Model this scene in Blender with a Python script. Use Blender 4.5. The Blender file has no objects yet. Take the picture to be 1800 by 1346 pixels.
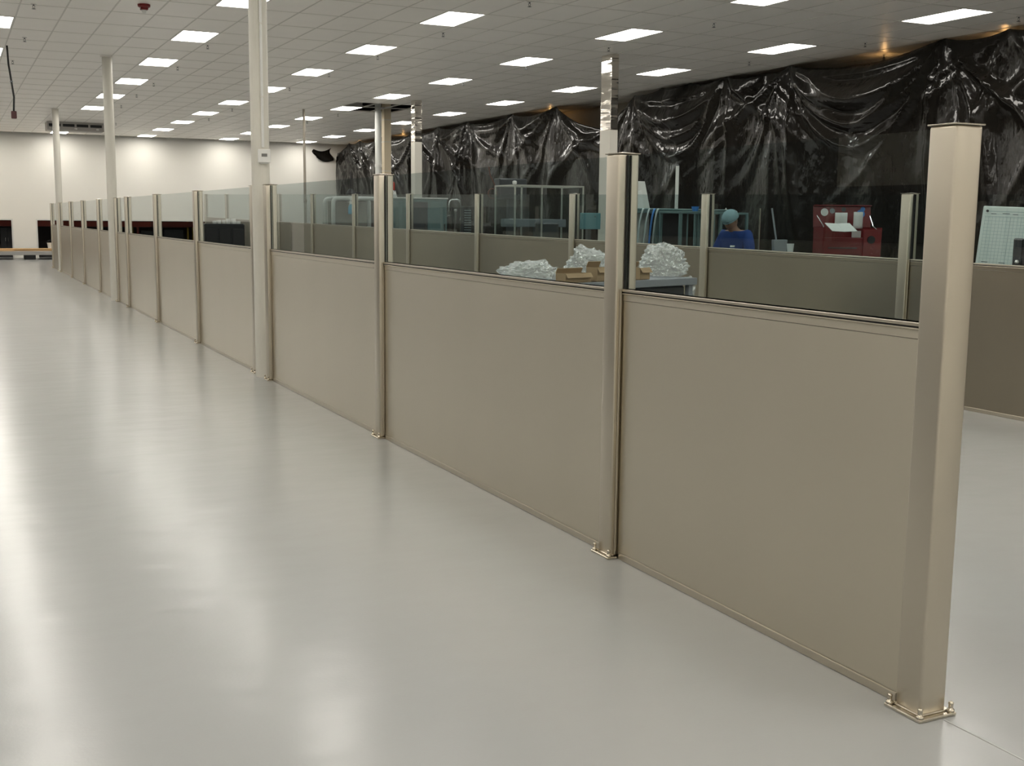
import bpy, bmesh, math, random
from mathutils import Vector, Matrix, noise
random.seed(7)
sc = bpy.context.scene
COL = sc.collection

# ------------------------------------------------------------------ camera
FPX = 2034.28; YAW = .4516989; PITCH = .14124435; ROLL = .010359
EYE = 1.636392
ZC = 4.5438            # ceiling height
PX = 2.8812            # front partition plane
X2 = 8.0428            # second partition plane
YW = 46.8              # far wall
XS = 14.45             # black sheeting
def _cam():
    F = Vector((math.sin(YAW)*math.cos(PITCH), math.cos(YAW)*math.cos(PITCH), -math.sin(PITCH)))
    r = Vector((math.cos(YAW), -math.sin(YAW), 0)); u = r.cross(F)
    R = math.cos(ROLL)*r + math.sin(ROLL)*u; U = -math.sin(ROLL)*r + math.cos(ROLL)*u
    return R, U, F
CR, CU, CF = _cam(); CO = Vector((0, 0, EYE))
def ray(x, y): return CF + CR*((x-900)/FPX) - CU*((y-673)/FPX)
def onz(x, y, z): r = ray(x, y); return CO + r*((z-EYE)/r.z)
def onx(x, y, X): r = ray(x, y); return CO + r*(X/r.x)
def ony(x, y, Y): r = ray(x, y); return CO + r*(Y/r.y)
def proj(p):
    d = Vector(p)-CO; w = d.dot(CF)
    return (900+FPX*d.dot(CR)/w, 673-FPX*d.dot(CU)/w, w)
cd = bpy.data.cameras.new('camera'); cam = bpy.data.objects.new('camera', cd); COL.objects.link(cam)
cd.sensor_fit = 'HORIZONTAL'; cd.sensor_width = 36; cd.lens = FPX/1800*36; cd.clip_end = 200; cd.clip_start = .05
M = Matrix.Identity(4)
for i in range(3):
    M[i][0] = CR[i]; M[i][1] = CU[i]; M[i][2] = -CF[i]; M[i][3] = CO[i]
cam.matrix_world = M
sc.camera = cam
# ------------------------------------------------------------------ world, exposure
w = bpy.data.worlds.new('world'); sc.world = w; w.use_nodes = True
w.node_tree.nodes['Background'].inputs[0].default_value = (.5, .5, .5, 1)
w.node_tree.nodes['Background'].inputs[1].default_value = .01
sc.view_settings.view_transform = 'Standard'; sc.view_settings.look = 'None'
sc.view_settings.gamma = 1; sc.view_settings.use_curve_mapping = False
sc.view_settings.exposure = 0.78
sc.cycles.diffuse_bounces = 6; sc.cycles.transparent_max_bounces = 16
LAMP = 10.0             # emission of the fluorescent diffusers

# ------------------------------------------------------------------ materials
MATS = {}
def mat(name, col, rough=.5, metal=0, spec=.5, var=0, vscale=(3, 3, 3), rvar=0, bump=0, bscale=40, bdist=.002,
        alpha=1, emit=0, coat=0, detail=3, coord='Object', trans=0, aniso=0, wave=0):
    m = bpy.data.materials.new(name); m.use_nodes = True; nt = m.node_tree; N = nt.nodes; L = nt.links
    b = N['Principled BSDF']
    b.inputs['Base Color'].default_value = (*col, 1); b.inputs['Roughness'].default_value = rough
    b.inputs['Metallic'].default_value = metal; b.inputs['Specular IOR Level'].default_value = spec
    b.inputs['Alpha'].default_value = alpha; b.inputs['Coat Weight'].default_value = coat
    b.inputs['Transmission Weight'].default_value = trans
    if emit:
        b.inputs['Emission Color'].default_value = (*col, 1); b.inputs['Emission Strength'].default_value = emit
    tc = N.new('ShaderNodeTexCoord')
    if aniso:   # horizontal brush lines: reflections smear vertically
        b.inputs['Anisotropic'].default_value = aniso
        cx_ = N.new('ShaderNodeCombineXYZ'); cx_.inputs[2].default_value = 1; L.new(cx_.outputs[0], b.inputs['Tangent'])
    if var or rvar:
        mp = N.new('ShaderNodeMapping'); mp.inputs['Scale'].default_value = vscale; L.new(tc.outputs[coord], mp.inputs[0])
        nz = N.new('ShaderNodeTexNoise'); nz.inputs['Scale'].default_value = 1; nz.inputs['Detail'].default_value = detail
        L.new(mp.outputs[0], nz.inputs[0])
        if var:
            mx = N.new('ShaderNodeMix'); mx.data_type = 'RGBA'
            mx.inputs[6].default_value = (*[c*(1-var) for c in col], 1)
            mx.inputs[7].default_value = (*[min(1, c*(1+var)) for c in col], 1)
            L.new(nz.outputs[0], mx.inputs[0]); L.new(mx.outputs[2], b.inputs['Base Color'])
        if rvar:
            mr = N.new('ShaderNodeMapRange'); mr.inputs['From Min'].default_value = .3; mr.inputs['From Max'].default_value = .7
            mr.inputs['To Min'].default_value = max(.02, rough-rvar); mr.inputs['To Max'].default_value = rough+rvar
            L.new(nz.outputs[0], mr.inputs[0]); L.new(mr.outputs[0], b.inputs['Roughness'])
    if bump:
        mp2 = N.new('ShaderNodeMapping')
        mp2.inputs['Scale'].default_value = bscale if isinstance(bscale, tuple) else (bscale,)*3
        L.new(tc.outputs[coord], mp2.inputs[0])
        n2 = N.new('ShaderNodeTexNoise'); n2.inputs['Scale'].default_value = 1; n2.inputs['Detail'].default_value = 2
        L.new(mp2.outputs[0], n2.inputs[0])
        bp = N.new('ShaderNodeBump'); bp.inputs['Strength'].default_value = bump; bp.inputs['Distance'].default_value = bdist
        L.new(n2.outputs[0], bp.inputs['Height']); L.new(bp.outputs[0], b.inputs['Normal'])
        if wave:
            mp3 = N.new('ShaderNodeMapping'); mp3.inputs['Scale'].default_value = (2.2, 3.4, 1); L.new(tc.outputs[coord], mp3.inputs[0])
            n3 = N.new('ShaderNodeTexNoise'); n3.inputs['Scale'].default_value = 1; n3.inputs['Detail'].default_value = 2; L.new(mp3.outputs[0], n3.inputs[0])
            b3 = N.new('ShaderNodeBump'); b3.inputs['Strength'].default_value = 1; b3.inputs['Distance'].default_value = wave
            L.new(n3.outputs[0], b3.inputs['Height']); L.new(b3.outputs[0], bp.inputs['Normal'])
    MATS[name] = m
    return m
def glassmat(name, tint, rough=0.0, ior=1.5):
    m = bpy.data.materials.new(name); m.use_nodes = True; nt = m.node_tree; N = nt.nodes; L = nt.links
    N.remove(N['Principled BSDF']); out = N['Material Output']
    t = N.new('ShaderNodeBsdfTransparent'); t.inputs[0].default_value = (*tint, 1)
    g = N.new('ShaderNodeBsdfGlossy'); g.inputs['Roughness'].default_value = rough
    f = N.new('ShaderNodeFresnel'); f.inputs[0].default_value = ior
    geo = N.new('ShaderNodeNewGeometry')
    # only the outer skin of the slab mirrors; the inner face just tints
    inv = N.new('ShaderNodeMath'); inv.operation = 'SUBTRACT'; inv.inputs[0].default_value = 1
    L.new(geo.outputs['Backfacing'], inv.inputs[1])
    mu = N.new('ShaderNodeMath'); mu.operation = 'MULTIPLY'; L.new(f.outputs[0], mu.inputs[0]); L.new(inv.outputs[0], mu.inputs[1])
    mx = N.new('ShaderNodeMixShader'); L.new(mu.outputs[0], mx.inputs[0]); L.new(t.outputs[0], mx.inputs[1]); L.new(g.outputs[0], mx.inputs[2])
    L.new(mx.outputs[0], out.inputs[0]); MATS[name] = m
    return m
steel = mat('brushed_steel', (.65, .60, .495), .35, 1, var=.02, vscale=(1.5, 2.2, .08), detail=1, aniso=.82)
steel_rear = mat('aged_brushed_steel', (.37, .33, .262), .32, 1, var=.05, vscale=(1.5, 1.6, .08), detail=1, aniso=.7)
steel_post = mat('satin_steel_post', (.59, .54, .45), .36, 1, var=.015, vscale=(6, 6, .2), detail=1, aniso=.5)
steel_base = mat('polished_steel_plate', (.62, .57, .48), .22, 1, rvar=.05, vscale=(30, 30, 30))
steel_mirror = mat('mirror_clad_steel', (.72, .68, .62), .10, 1, bump=.6, bscale=(1.2, 1.2, 7), bdist=.02)
gasket = mat('black_gasket', (.006, .006, .006), .6)
pane = glassmat('tinted_glass', (.83, .872, .875))
clear = glassmat('clear_acrylic', (.93, .95, .95))
floor_m = mat('grey_epoxy_floor', (.355, .362, .36), .22, 0, .33, var=.05, vscale=(.7, .7, .7), bump=.2, bscale=70, bdist=.0013, wave=.0045)
seam_m = mat('floor_sealant', (.36, .365, .36), .45, var=.1, vscale=(30, 30, 30))
wall_m = mat('white_paint', (.88, .86, .80), .6, var=.02, vscale=(.6, .6, .6))
wall_in = mat('beige_drywall', (.42, .39, .33), .7, var=.08, vscale=(1, 1, 1))
dark_left = mat('dark_left_wall', (.025, .024, .023), .8, var=.2, vscale=(1, 1, 1))
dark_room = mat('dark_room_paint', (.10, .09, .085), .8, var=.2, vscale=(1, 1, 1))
tile_m = mat('vinyl_ceiling_tile', (.90, .87, .825), .38, 0, .5, var=.03, vscale=(2, 2, 2), bump=.15, bscale=60, bdist=.001)
grid_m = mat('ceiling_grid_paint', (.66, .64, .60), .5, var=.03)
deck_m = mat('plenum_dark', (.03, .028, .025), .9, var=.2)
frame_m = mat('troffer_frame', (.72, .70, .67), .45, var=.02)
lamp_m = mat('lit_diffuser', (1, .955, .875), .5, emit=LAMP)
bulb_m = mat('warm_bulb', (1, .55, .2), .5, emit=14)
colwhite = mat('column_paint', (.66, .64, .57), .42, var=.04, vscale=(2, 2, 2), bump=.1, bscale=50)
plastic_black = mat('black_poly_sheet', (.010, .0086, .0068), .155, 0, .28, rvar=.05, vscale=(3, 3, 3), bump=.5, bscale=(9, 9, 5), bdist=.02)
wood = mat('raw_pine', (.62, .40, .19), .6, var=.18, vscale=(2, 25, 25))
woodpale = mat('pale_pine', (.72, .62, .45), .6, var=.10, vscale=(6, 6, 1))
greyc = mat('grey_board', (.38, .37, .35), .7, var=.1)
blackm = mat('matt_black', (.012, .012, .013), .5, var=.2)
blackgloss = mat('black_gloss', (.02, .022, .025), .2)
redm = mat('red_enamel', (.17, .008, .010), .3, var=.1)
redbeam = mat('red_primer', (.30, .05, .03), .55, var=.2, vscale=(4, 4, 4))
yellowm = mat('yellow_paint', (.55, .36, .03), .5, var=.1)
whitem = mat('white_plastic', (.74, .74, .71), .35, var=.02)
paper = mat('white_paper', (.80, .81, .78), .8, var=.03)
teal = mat('teal_grey_metal', (.16, .25, .25), .4, .3, var=.1)
greym = mat('grey_plastic', (.24, .26, .28), .45, var=.08)
darkgrey = mat('dark_grey_metal', (.07, .075, .08), .4, .3, var=.1)
chrome = mat('chrome', (.75, .75, .75), .12, 1, var=.02)
bluep = mat('blue_plastic', (.05, .22, .60), .4, var=.05)
bluel = mat('blue_liquid_bottle', (.10, .42, .60), .25, var=.05)
card = mat('brown_cardboard', (.36, .26, .15), .8, var=.08, vscale=(8, 8, 8))
bagm = mat('clear_poly_bag', (.86, .90, .89), .13, .45, 1.0, var=.06, vscale=(9, 9, 9), alpha=.45, bump=1, bscale=15, bdist=.06)
shirt_m = mat('blue_cotton', (.015, .055, .25), .85, var=.12, vscale=(7, 7, 7), bump=.2, bscale=30, bdist=.01)
skin_m = mat('skin', (.36, .20, .13), .55, var=.06, vscale=(9, 9, 9))
net_m = mat('hairnet_fabric', (.27, .42, .45), .8, var=.2, vscale=(40, 40, 40), bump=.4, bscale=60, bdist=.006)
trouser_m = mat('dark_trousers', (.03, .035, .05), .85, var=.1)
hose_m = mat('pale_hose', (.46, .52, .52), .35, var=.05)
ink = mat('dark_ink', (.06, .07, .08), .6, var=.1)
chart = mat('pale_chart_sheet', (.62, .72, .69), .55, var=.03)
lcd = mat('lcd_grey', (.16, .16, .15), .3, var=.05)

# ------------------------------------------------------------------ mesh helpers
def mesh(bm, name, m, smooth=False):
    me = bpy.data.meshes.new(name); bm.normal_update(); bm.to_mesh(me); bm.free()
    if m: me.materials.append(m)
    if smooth:
        for p in me.polygons: p.use_smooth = True
    return me
def put(name, me, parent=None, loc=(0, 0, 0), rot=(0, 0, 0)):
    o = bpy.data.objects.new(name, me); COL.objects.link(o); o.location = loc; o.rotation_euler = rot
    if parent: o.parent = parent
    return o
def obj(name, bm, m, parent=None, loc=(0, 0, 0), rot=(0, 0, 0), smooth=False):
    return put(name, mesh(bm, name, m, smooth), parent, loc, rot)
def tag(o, label, cat, group=None):
    o['label'] = label; o['category'] = cat
    if group: o['group'] = group
    return o
def thing(name, label, cat, loc=(0, 0, 0), rz=0, group=None):
    o = bpy.data.objects.new(name, None); COL.objects.link(o); o.location = loc; o.rotation_euler = (0, 0, rz)
    o.empty_display_size = .1
    return tag(o, label, cat, group)
def struct(name, bm, m, parent=None, smooth=False):
    o = obj(name, bm, m, parent, smooth=smooth)
    if not parent: o['kind'] = 'structure'
    return o
def box(bm, x0, x1, y0, y1, z0, z1, bev=0, seg=1):
    r = bmesh.ops.create_cube(bm, size=1); vs = r['verts']
    for v in vs:
        v.co = Vector(((x0+x1)/2+v.co.x*(x1-x0), (y0+y1)/2+v.co.y*(y1-y0), (z0+z1)/2+v.co.z*(z1-z0)))
    if bev:
        es = {e for v in vs for e in v.link_edges}
        bmesh.ops.bevel(bm, geom=list(es), offset=bev, segments=seg, affect='EDGES', profile=.5)
    return bm
def B(x0, x1, y0, y1, z0, z1, bev=0, seg=1): return box(bmesh.new(), x0, x1, y0, y1, z0, z1, bev, seg)
def cyl(bm, a, b, r0, r1=None, n=14, cap=True):
    a = Vector(a); b = Vector(b); r1 = r0 if r1 is None else r1
    d = (b-a).normalized(); t = Vector((0, 0, 1)) if abs(d.z) < .9 else Vector((1, 0, 0))
    u = d.cross(t).normalized(); v = d.cross(u)
    A = [bm.verts.new(a+(u*math.cos(2*math.pi*i/n)+v*math.sin(2*math.pi*i/n))*r0) for i in range(n)]
    C = [bm.verts.new(b+(u*math.cos(2*math.pi*i/n)+v*math.sin(2*math.pi*i/n))*r1) for i in range(n)]
    for i in range(n): bm.faces.new((A[i], C[i], C[(i+1) % n], A[(i+1) % n]))
    if cap: bm.faces.new(A); bm.faces.new(C[::-1])
    return bm
def C(a, b, r0, r1=None, n=14): return cyl(bmesh.new(), a, b, r0, r1, n)
def tube(pts, r, n=8, bm=None):
    bm = bm or bmesh.new(); pts = [Vector(p) for p in pts]; rings = []
    rr = r if isinstance(r, (list, tuple)) else [r]*len(pts)
    t0 = (pts[1]-pts[0]).normalized(); ref = Vector((0, 0, 1)) if abs(t0.z) < .9 else Vector((1, 0, 0))
    u = t0.cross(ref).normalized()
    for i, p in enumerate(pts):
        t = (pts[min(i+1, len(pts)-1)]-pts[max(i-1, 0)]).normalized()
        u = (u-t*u.dot(t)).normalized(); v = t.cross(u)
        rings.append([bm.verts.new(p+(u*math.cos(2*math.pi*k/n)+v*math.sin(2*math.pi*k/n))*rr[i]) for k in range(n)])
    for a, b in zip(rings, rings[1:]):
        for k in range(n): bm.faces.new((a[k], a[(k+1) % n], b[(k+1) % n], b[k]))
    bm.faces.new(rings[0][::-1]); bm.faces.new(rings[-1])
    return bm
def lathe(prof, n=20, bm=None, c=(0, 0, 0)):
    bm = bm or bmesh.new(); rings = []; c = Vector(c)
    for r, z in prof:
        rings.append([bm.verts.new(c+Vector((max(r, 1e-4)*math.cos(2*math.pi*k/n), max(r, 1e-4)*math.sin(2*math.pi*k/n), z))) for k in range(n)])
    for a, b in zip(rings, rings[1:]):
        for k in range(n): bm.faces.new((a[k], a[(k+1) % n], b[(k+1) % n], b[k]))
    bm.faces.new(rings[0][::-1]); bm.faces.new(rings[-1])
    return bm
def bez(p0, p1, p2, p3, n=14):
    p0, p1, p2, p3 = map(Vector, (p0, p1, p2, p3)); o = []
    for i in range(n+1):
        t = i/n; o.append(p0*(1-t)**3+p1*3*t*(1-t)**2+p2*3*t*t*(1-t)+p3*t**3)
    return o
ORD = ['zeroth', 'first', 'second', 'third', 'fourth', 'fifth', 'sixth', 'seventh', 'eighth', 'ninth', 'tenth', 'eleventh',
       'twelfth', 'thirteenth', 'fourteenth', 'fifteenth', 'sixteenth', 'seventeenth', 'eighteenth', 'nineteenth', 'twentieth']

# ------------------------------------------------------------------ room shell
XL, XR, YF = -7.4, 15.5, -4.2
struct('floor', B(XL-.1, XR+.1, YF-.1, 52.2, -.12, 0), floor_m)
struct('trim_1', B(PX+.015, PX+.023, -1.0, 2.66, -.0005, .0012), seam_m)
struct('wall_left', B(XL-.12, XL, YF, 15, 0, 5.2), wall_in)
struct('trim_4', B(XL, XL+.03, YF, 15, 0, 2.2), blackm)
struct('wall_left_far', B(XL-.12, XL, 15, YW, 0, 5.2), dark_left)
struct('wall_front', B(XL-.12, XR+.12, YF-.12, YF, 0, 5.2), wall_m)
struct('wall_right', B(XR, XR+.12, YF, 52, 0, 5.2), wall_in)
bm = bmesh.new()
OPEN = [(-6.9, 2.13), (3.02, 11.2)]; OZ = 1.385
box(bm, XL, XR, YW, YW+.15, OZ, 5.2)
xs = [XL]+[v for o in OPEN for v in o]+[XR]
for a, b in zip(xs[0::2], xs[1::2]): box(bm, a, b, YW, YW+.15, 0, OZ)
struct('wall_back', bm, wall_m)
for n, (a, b) in enumerate(OPEN):
    bm = bmesh.new(); box(bm, a-.05, a, YW-.015, YW+.16, 0, OZ); box(bm, b, b+.05, YW-.015, YW+.16, 0, OZ)
    box(bm, a-.05, b+.05, YW-.015, YW+.16, OZ, OZ+.05)
    struct('trim_%d' % (n+2), bm, whitem)
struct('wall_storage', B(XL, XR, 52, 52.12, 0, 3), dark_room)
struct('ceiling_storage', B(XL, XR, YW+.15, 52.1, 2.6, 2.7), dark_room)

# ceiling: deck above, T-bar grid, lay-in tiles
LX0, LY0, LPX, LPY = 3.8243, 16.3425, 3.048, 3.6576
TW, TL = .6096, 1.2192
struct('ceiling_deck', B(XL, XR, YF, YW, 5.2, 5.3), deck_m)
ceil = bpy.data.objects.new('ceiling', None); COL.objects.link(ceil); ceil['kind'] = 'structure'
ilo = math.ceil((XL-LX0)/TW-.5); ihi = math.floor((XR-LX0)/TW+.5)
jlo = math.ceil((YF-LY0)/TL-.5); jhi = math.floor((YW-LY0)/TL+.5)
bm = bmesh.new()
for i in range(ilo, ihi+1):
    x = LX0+(i-.5)*TW
    if XL < x < XR: box(bm, x-.010, x+.010, YF, YW, ZC, ZC+.03)
for j in range(jlo, jhi+1):
    y = LY0+(j-.5)*TL
    if YF < y < YW: box(bm, XL, XR, y-.010, y+.010, ZC+.0004, ZC+.029)
obj('grid', bm, grid_m, ceil)
lights = {}
for r in range(-3, 4):
    for k in range(-5, 9):
        if r == 0 and k in (6, 7): continue
        lights[(r*5, k*3)] = (r, k)
hole = {(11, 11), (12, 11), (10, 11), (11, 12), (12, 12)}
tm = mesh(B(-TW/2+.004, TW/2-.004, -TL/2+.004, TL/2-.004, 0, .014, .002), 'ceiling_tile', tile_m)
near = []; rest = []
for i in range(ilo, ihi+1):
    for j in range(jlo, jhi+1):
        if (i, j) in lights or (i, j) in hole: continue
        x, y = LX0+i*TW, LY0+j*TL
        if x-TW/2 < XL-.3 or x+TW/2 > XR+.3 or y+TL/2 > YW+.4 or y-TL/2 < YF-.6: continue
        u, v, wd = proj((x, y, ZC))
        if wd > 1 and -60 < u < 1860 and -40 < v < 1386: near.append((wd, x, y))
        else: rest.append((x, y))
near.sort()
for k, (wd, x, y) in enumerate(near[:300]): put('ceiling_tile', tm, ceil, (x, y, ZC+.004))
rest += [(x, y) for _, x, y in near[300:]]
bm = bmesh.new()
for x, y in rest: box(bm, max(XL, x-TW/2+.004), min(XR, x+TW/2-.004), max(YF, y-TL/2+.004), min(YW, y+TL/2-.004), ZC+.004, ZC+.018)
o = obj('ceiling_tile_field', bm, tile_m, ceil); o['kind'] = 'stuff'

# fluorescent troffers
hw, hl = TW/2-.006, TL/2-.006
bm = bmesh.new()
for a in ((-hw, -hw+.022, -hl, hl), (hw-.022, hw, -hl, hl), (-hw+.022, hw-.022, -hl, -hl+.022), (-hw+.022, hw-.022, hl-.022, hl)):
    box(bm, a[0], a[1], a[2], a[3], -.004, .05, .002)
me_f = mesh(bm, 'frame', frame_m)
me_d = mesh(B(-hw+.022, hw-.022, -hl+.022, hl-.022, .004, .016), 'diffuser', lamp_m)
me_h = mesh(B(-hw+.02, hw-.02, -hl+.02, hl-.02, .05, .13), 'housing', frame_m)
ROWN = {3: 'beside the black sheeting', 2: 'second row from the black sheeting', 1: 'third row from the black sheeting',
        0: 'row above the front partition', -1: 'first row across the aisle', -2: 'second row across the aisle', -3: 'third row across the aisle'}
for (i, j), (r, k) in lights.items():
    n = sum(1 for q in lights.values() if q[0] == r and q[1] >= k)
    pos = 'nearest the far wall' if n == 1 else ORD[n]+' from the far wall'
    t = thing('ceiling_light', 'lit fluorescent ceiling panel, %s, %s' % (ROWN[r], pos), 'ceiling light', (LX0+r*LPX, LY0+k*LPY, ZC), 0, 'fluorescent ceiling panels')
    put('frame', me_f, t); put('diffuser', me_d, t); put('housing', me_h, t)

# ------------------------------------------------------------------ glass and steel partitions
PW = .057              # half width of a post
def post_set(h, rail, near=True, far=True):
    s = {}
    s['shaft'] = [(mesh(B(-PW, PW, -PW, PW, .012, h-.006, .010, 3), 'shaft', steel_post, True), [(0, 0, 0)])]
    bm = bmesh.new(); box(bm, -PW-.005, PW+.005, -PW-.005, PW+.005, h-.006, h-.001, .002)
    vs = [bm.verts.new(p) for p in ((-PW-.003, -PW-.003, h-.002), (PW+.003, -PW-.003, h-.002), (PW+.003, PW+.003, h-.002), (-PW-.003, PW+.003, h-.002), (0, 0, h+.006))]
    for a in range(4): bm.faces.new((vs[a], vs[(a+1) % 4], vs[4]))
    s['cap'] = [(mesh(bm, 'cap', steel_base), [(0, 0, 0)])]
    bm = bmesh.new(); box(bm, -.083, .083, -.083, .083, 0, .012, .003)
    box(bm, -PW-.006, PW+.006, -PW-.006, PW+.006, .011, .018, .003)
    s['base_plate'] = [(mesh(bm, 'base_plate', steel_base), [(0, 0, 0)])]
    bm = lathe([(.013, .012), (.013, .020), (.008, .021), (.008, .036), (.009, .037), (.009, .043), (.005, .047), (0, .048)], 10)
    s['bolt'] = [(mesh(bm, 'bolt', steel_base, True), [(a*.069, b*.069, 0) for a in (-1, 1) for b in (-1, 1)])]
    gs = []; js = []
    for sy, on in ((-1, near), (1, far)):
        if not on: continue
        y0, y1 = sorted((sy*PW, sy*(PW+.011)))
        bm = bmesh.new()
        box(bm, -.0135, -.006, y0, y1, rail+.012, h-.012); box(bm, .006, .010, y0, y1, rail+.012, h-.012)
        gs.append((mesh(bm, 'glass_gasket', gasket), [(0, 0, 0)]))
        bm = bmesh.new(); box(bm, -.036, -.027, y0, y1, .02, rail+.01, .002); box(bm, .027, .036, y0, y1, .02, rail+.01, .002)
        js.append((mesh(bm, 'jamb_channel', steel_post), [(0, 0, 0)]))
    s['glass_gasket'] = gs; s['jamb_channel'] = js
    return s
def place_post(s, loc, label, group):
    t = thing('partition_post', label, 'post', loc, 0, group)
    for n, lst in s.items():
        for me, ps in lst:
            for p in ps: put(n, me, t, p)
    return t
def bay(xp, y0, y1, z0a, z1a, z0b, z1b, label, group, st=None):
    """panel between the faces of two posts; rail height z0, glass top z1 at both ends (a near, b far)"""
    st = st or steel
    t = thing('partition_panel', label, 'partition panel', (xp, (y0+y1)/2, 0), 0, group)
    l = (y1-y0)/2-PW-.0005
    def sh(bm, which):
        for v in bm.verts:
            k = (v.co.y+l)/(2*l)
            if which == 'p': v.co.z *= (z0a*(1-k)+z0b*k)/z0a
            if which == 'r': v.co.z += (z0b-z0a)*k
            if which == 'g':
                k2 = (v.co.z-z0a)/(z1a-z0a); v.co.z = (z0a*(1-k)+z0b*k)*(1-k2)+(z1a*(1-k)+z1b*k)*k2
        return bm
    obj('steel_panel', sh(B(-.021, .021, -l, l, .03, z0a-.045), 'p'), st, t)
    obj('top_band', sh(B(-.0225, .0225, -l, l, z0a-.043, z0a-.014), 'r'), st, t)
    obj('top_rail', sh(B(-.027, .027, -l, l, z0a-.002, z0a+.011, .003, 2), 'r'), steel_post, t)
    obj('rail_gap', sh(B(-.0215, .0215, -l, l, z0a-.008, z0a-.002), 'r'), gasket, t)
    obj('rail_lip', sh(B(-.029, .029, -l, l, z0a-.014, z0a-.008, .002), 'r'), steel_post, t)
    obj('bottom_channel', B(-.027, .027, -l+.028, l-.028, 0, .034, .004, 2), steel_post, t)
    obj('glass_pane', sh(B(-.005, .005, -l, l, z0a+.0112, z1a), 'g'), pane, t)
H1, R1 = 1.945, 1.300
FRONT = [2.7476, 4.7682, 8.1233, 11.4481, 12.03, 15.1468, 18.3457, 21.5218, 22.97, 23.66, 25.8135, 28.9545, 32.001, 35.17, 35.86, 37.995]
gaps = {(3, 4), (8, 9), (13, 14)}
s_mid = post_set(H1, R1); s_first = post_set(H1, R1, False, True); s_last = post_set(H1, R1, True, False)
for n, y in enumerate(FRONT):
    s = s_first if n in (0, 4, 9, 14) else (s_last if n in (len(FRONT)-1, 3, 8, 13) else s_mid)
    if n == 0: lab = 'square brushed steel post at the open end of the front partition, bolted to the floor'
    elif n == len(FRONT)-1: lab = 'square steel post at the far end of the front partition by the timber planks'
    else: lab = 'square brushed steel post of the front partition, %s from its open end' % ORD[n+1]
    place_post(s, (PX, y, 0), lab, 'posts of the front partition')
nb = 0
for n in range(len(FRONT)-1):
    if (n, n+1) in gaps: continue
    nb += 1
    bay(PX, FRONT[n], FRONT[n+1], R1, H1-.012, R1, H1-.012,
        'steel and tinted glass bay of the front partition, %s from its open end' % ORD[nb], 'bays of the front partition')
SECOND = [4.95, 8.17, 11.364, 14.606, 17.919, 21.18, 24.524, 27.779, 30.964, 34.2, 37.5, 40.8]
def zt(y): return 1.905+.0138*(y-8.2)
def zr(y): return 1.283+.0083*(y-7.4)
for n, y in enumerate(SECOND):
    place_post(post_set(zt(y), zr(y), n > 0, n < len(SECOND)-1), (X2, y, 0),
               'square steel post of the rear partition, %s from the far white wall' % ORD[len(SECOND)-n], 'posts of the rear partition')
    if n:
        a = SECOND[n-1]
        bay(X2, a, y, zr(a), zt(a)-.012, zr(y), zt(y)-.012,
            'steel and tinted glass bay of the rear partition, %s from the far white wall' % ORD[len(SECOND)-n], 'bays of the rear partition', steel_rear)

# ------------------------------------------------------------------ columns
def round_column(y, x, r, label):
    t = thing('column', label, 'column', (x, y, 0), 0, 'white painted columns in the front partition line')
    obj('shaft', C((0, 0, 0), (0, 0, ZC+.005), r, n=28), colwhite, t, smooth=False)
    obj('collar', lathe([(r+.03, ZC-.012), (r+.03, ZC-.002), (r, ZC-.002), (r, ZC-.012)], 28), tile_m, t)
    for f in t.children[0].data.polygons: f.use_smooth = len(f.vertices) == 4
    return t
round_column(11.735, 2.862, .09, 'white painted column carrying the thermostat, rising through the front partition')
round_column(23.31, 2.84, .09, 'white painted column standing in the middle of the front partition')
round_column(35.50, 2.89, .09, 'white painted column near the far end of the front partition')
# conduit and thermostat on the nearest column
cp = Vector((2.862, 11.735, 0)); dirc = Vector((-.15, -1, 0)).normalized(); side = Vector((1, -.15, 0)).normalized()
q = cp+dirc*.102+side*.018
t = thing('conduit', 'thin white conduit running down the column to the thermostat', 'conduit', (q.x, q.y, 0))
zt0 = 2.31
obj('pipe', C((0, 0, zt0), (0, 0, ZC), .013, n=10), whitem, t)
for z in (2.8, 3.5, 4.2): obj('strap', B(-.02, .02, -.012, .012, z-.01, z+.01, .003), colwhite, t)
q = cp+dirc*.093+side*.028
t = thing('thermostat', 'white wall thermostat box with small grey display on the column', 'thermostat', (q.x, q.y, 2.16), math.atan2(-dirc.x, dirc.y)+math.pi)
obj('body', B(-.062, .062, -.035, .0, 0, .13, .006, 2), whitem, t)
obj('display', B(-.028, .028, -.037, -.034, .058, .088, .001), lcd, t)
obj('base_flange', B(-.045, .045, -.02, .012, -.012, .0, .003), whitem, t)
# stainless-clad columns by the machines
def clad(name, x, y, wx, wy, label, film):
    t = thing('column', label, 'column', (x, y, 0))
    obj('cladding', B(-wx/2, wx/2, -wy/2, wy/2, film, ZC, .006, 2), steel_mirror, t)
    obj('lower_wrap', B(-wx/2-.004, wx/2+.004, -wy/2-.004, wy/2+.004, 0, film, .006, 2), woodpale if film < 3 else colwhite, t)
    obj('seam_strip', B(-wx/2-.003, wx/2+.003, -wy/2-.003, wy/2+.003, film-.01, film+.006, .002), steel_base, t)
a = onz(1073, 97, ZC)
clad('c', a.x, a.y, .15, .36, 'mirror steel clad column with paper wrapped foot in front of the sheeting gap', ony(1066, 229, a.y).z)
a = onz(732, 177, ZC)
clad('c', a.x, a.y, .19, .26, 'mirror steel clad column standing before the far half of the black sheeting', ony(732, 250, a.y).z)
a = onz(679, 196, ZC)
t = thing('column', 'pale timber boxed column rising through the open ceiling tile', 'column', (a.x, a.y, 0))
obj('boxing', B(-.1, .1, -.11, .11, 0, 5.15, .005), woodpale, t)
for z in (1.2, 2.9, 3.7, 4.3): obj('cover_strip', B(-.104, .104, -.114, .114, z, z+.02), colwhite, t)
a = ony(664.5, 200, a.y-.2)
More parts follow.
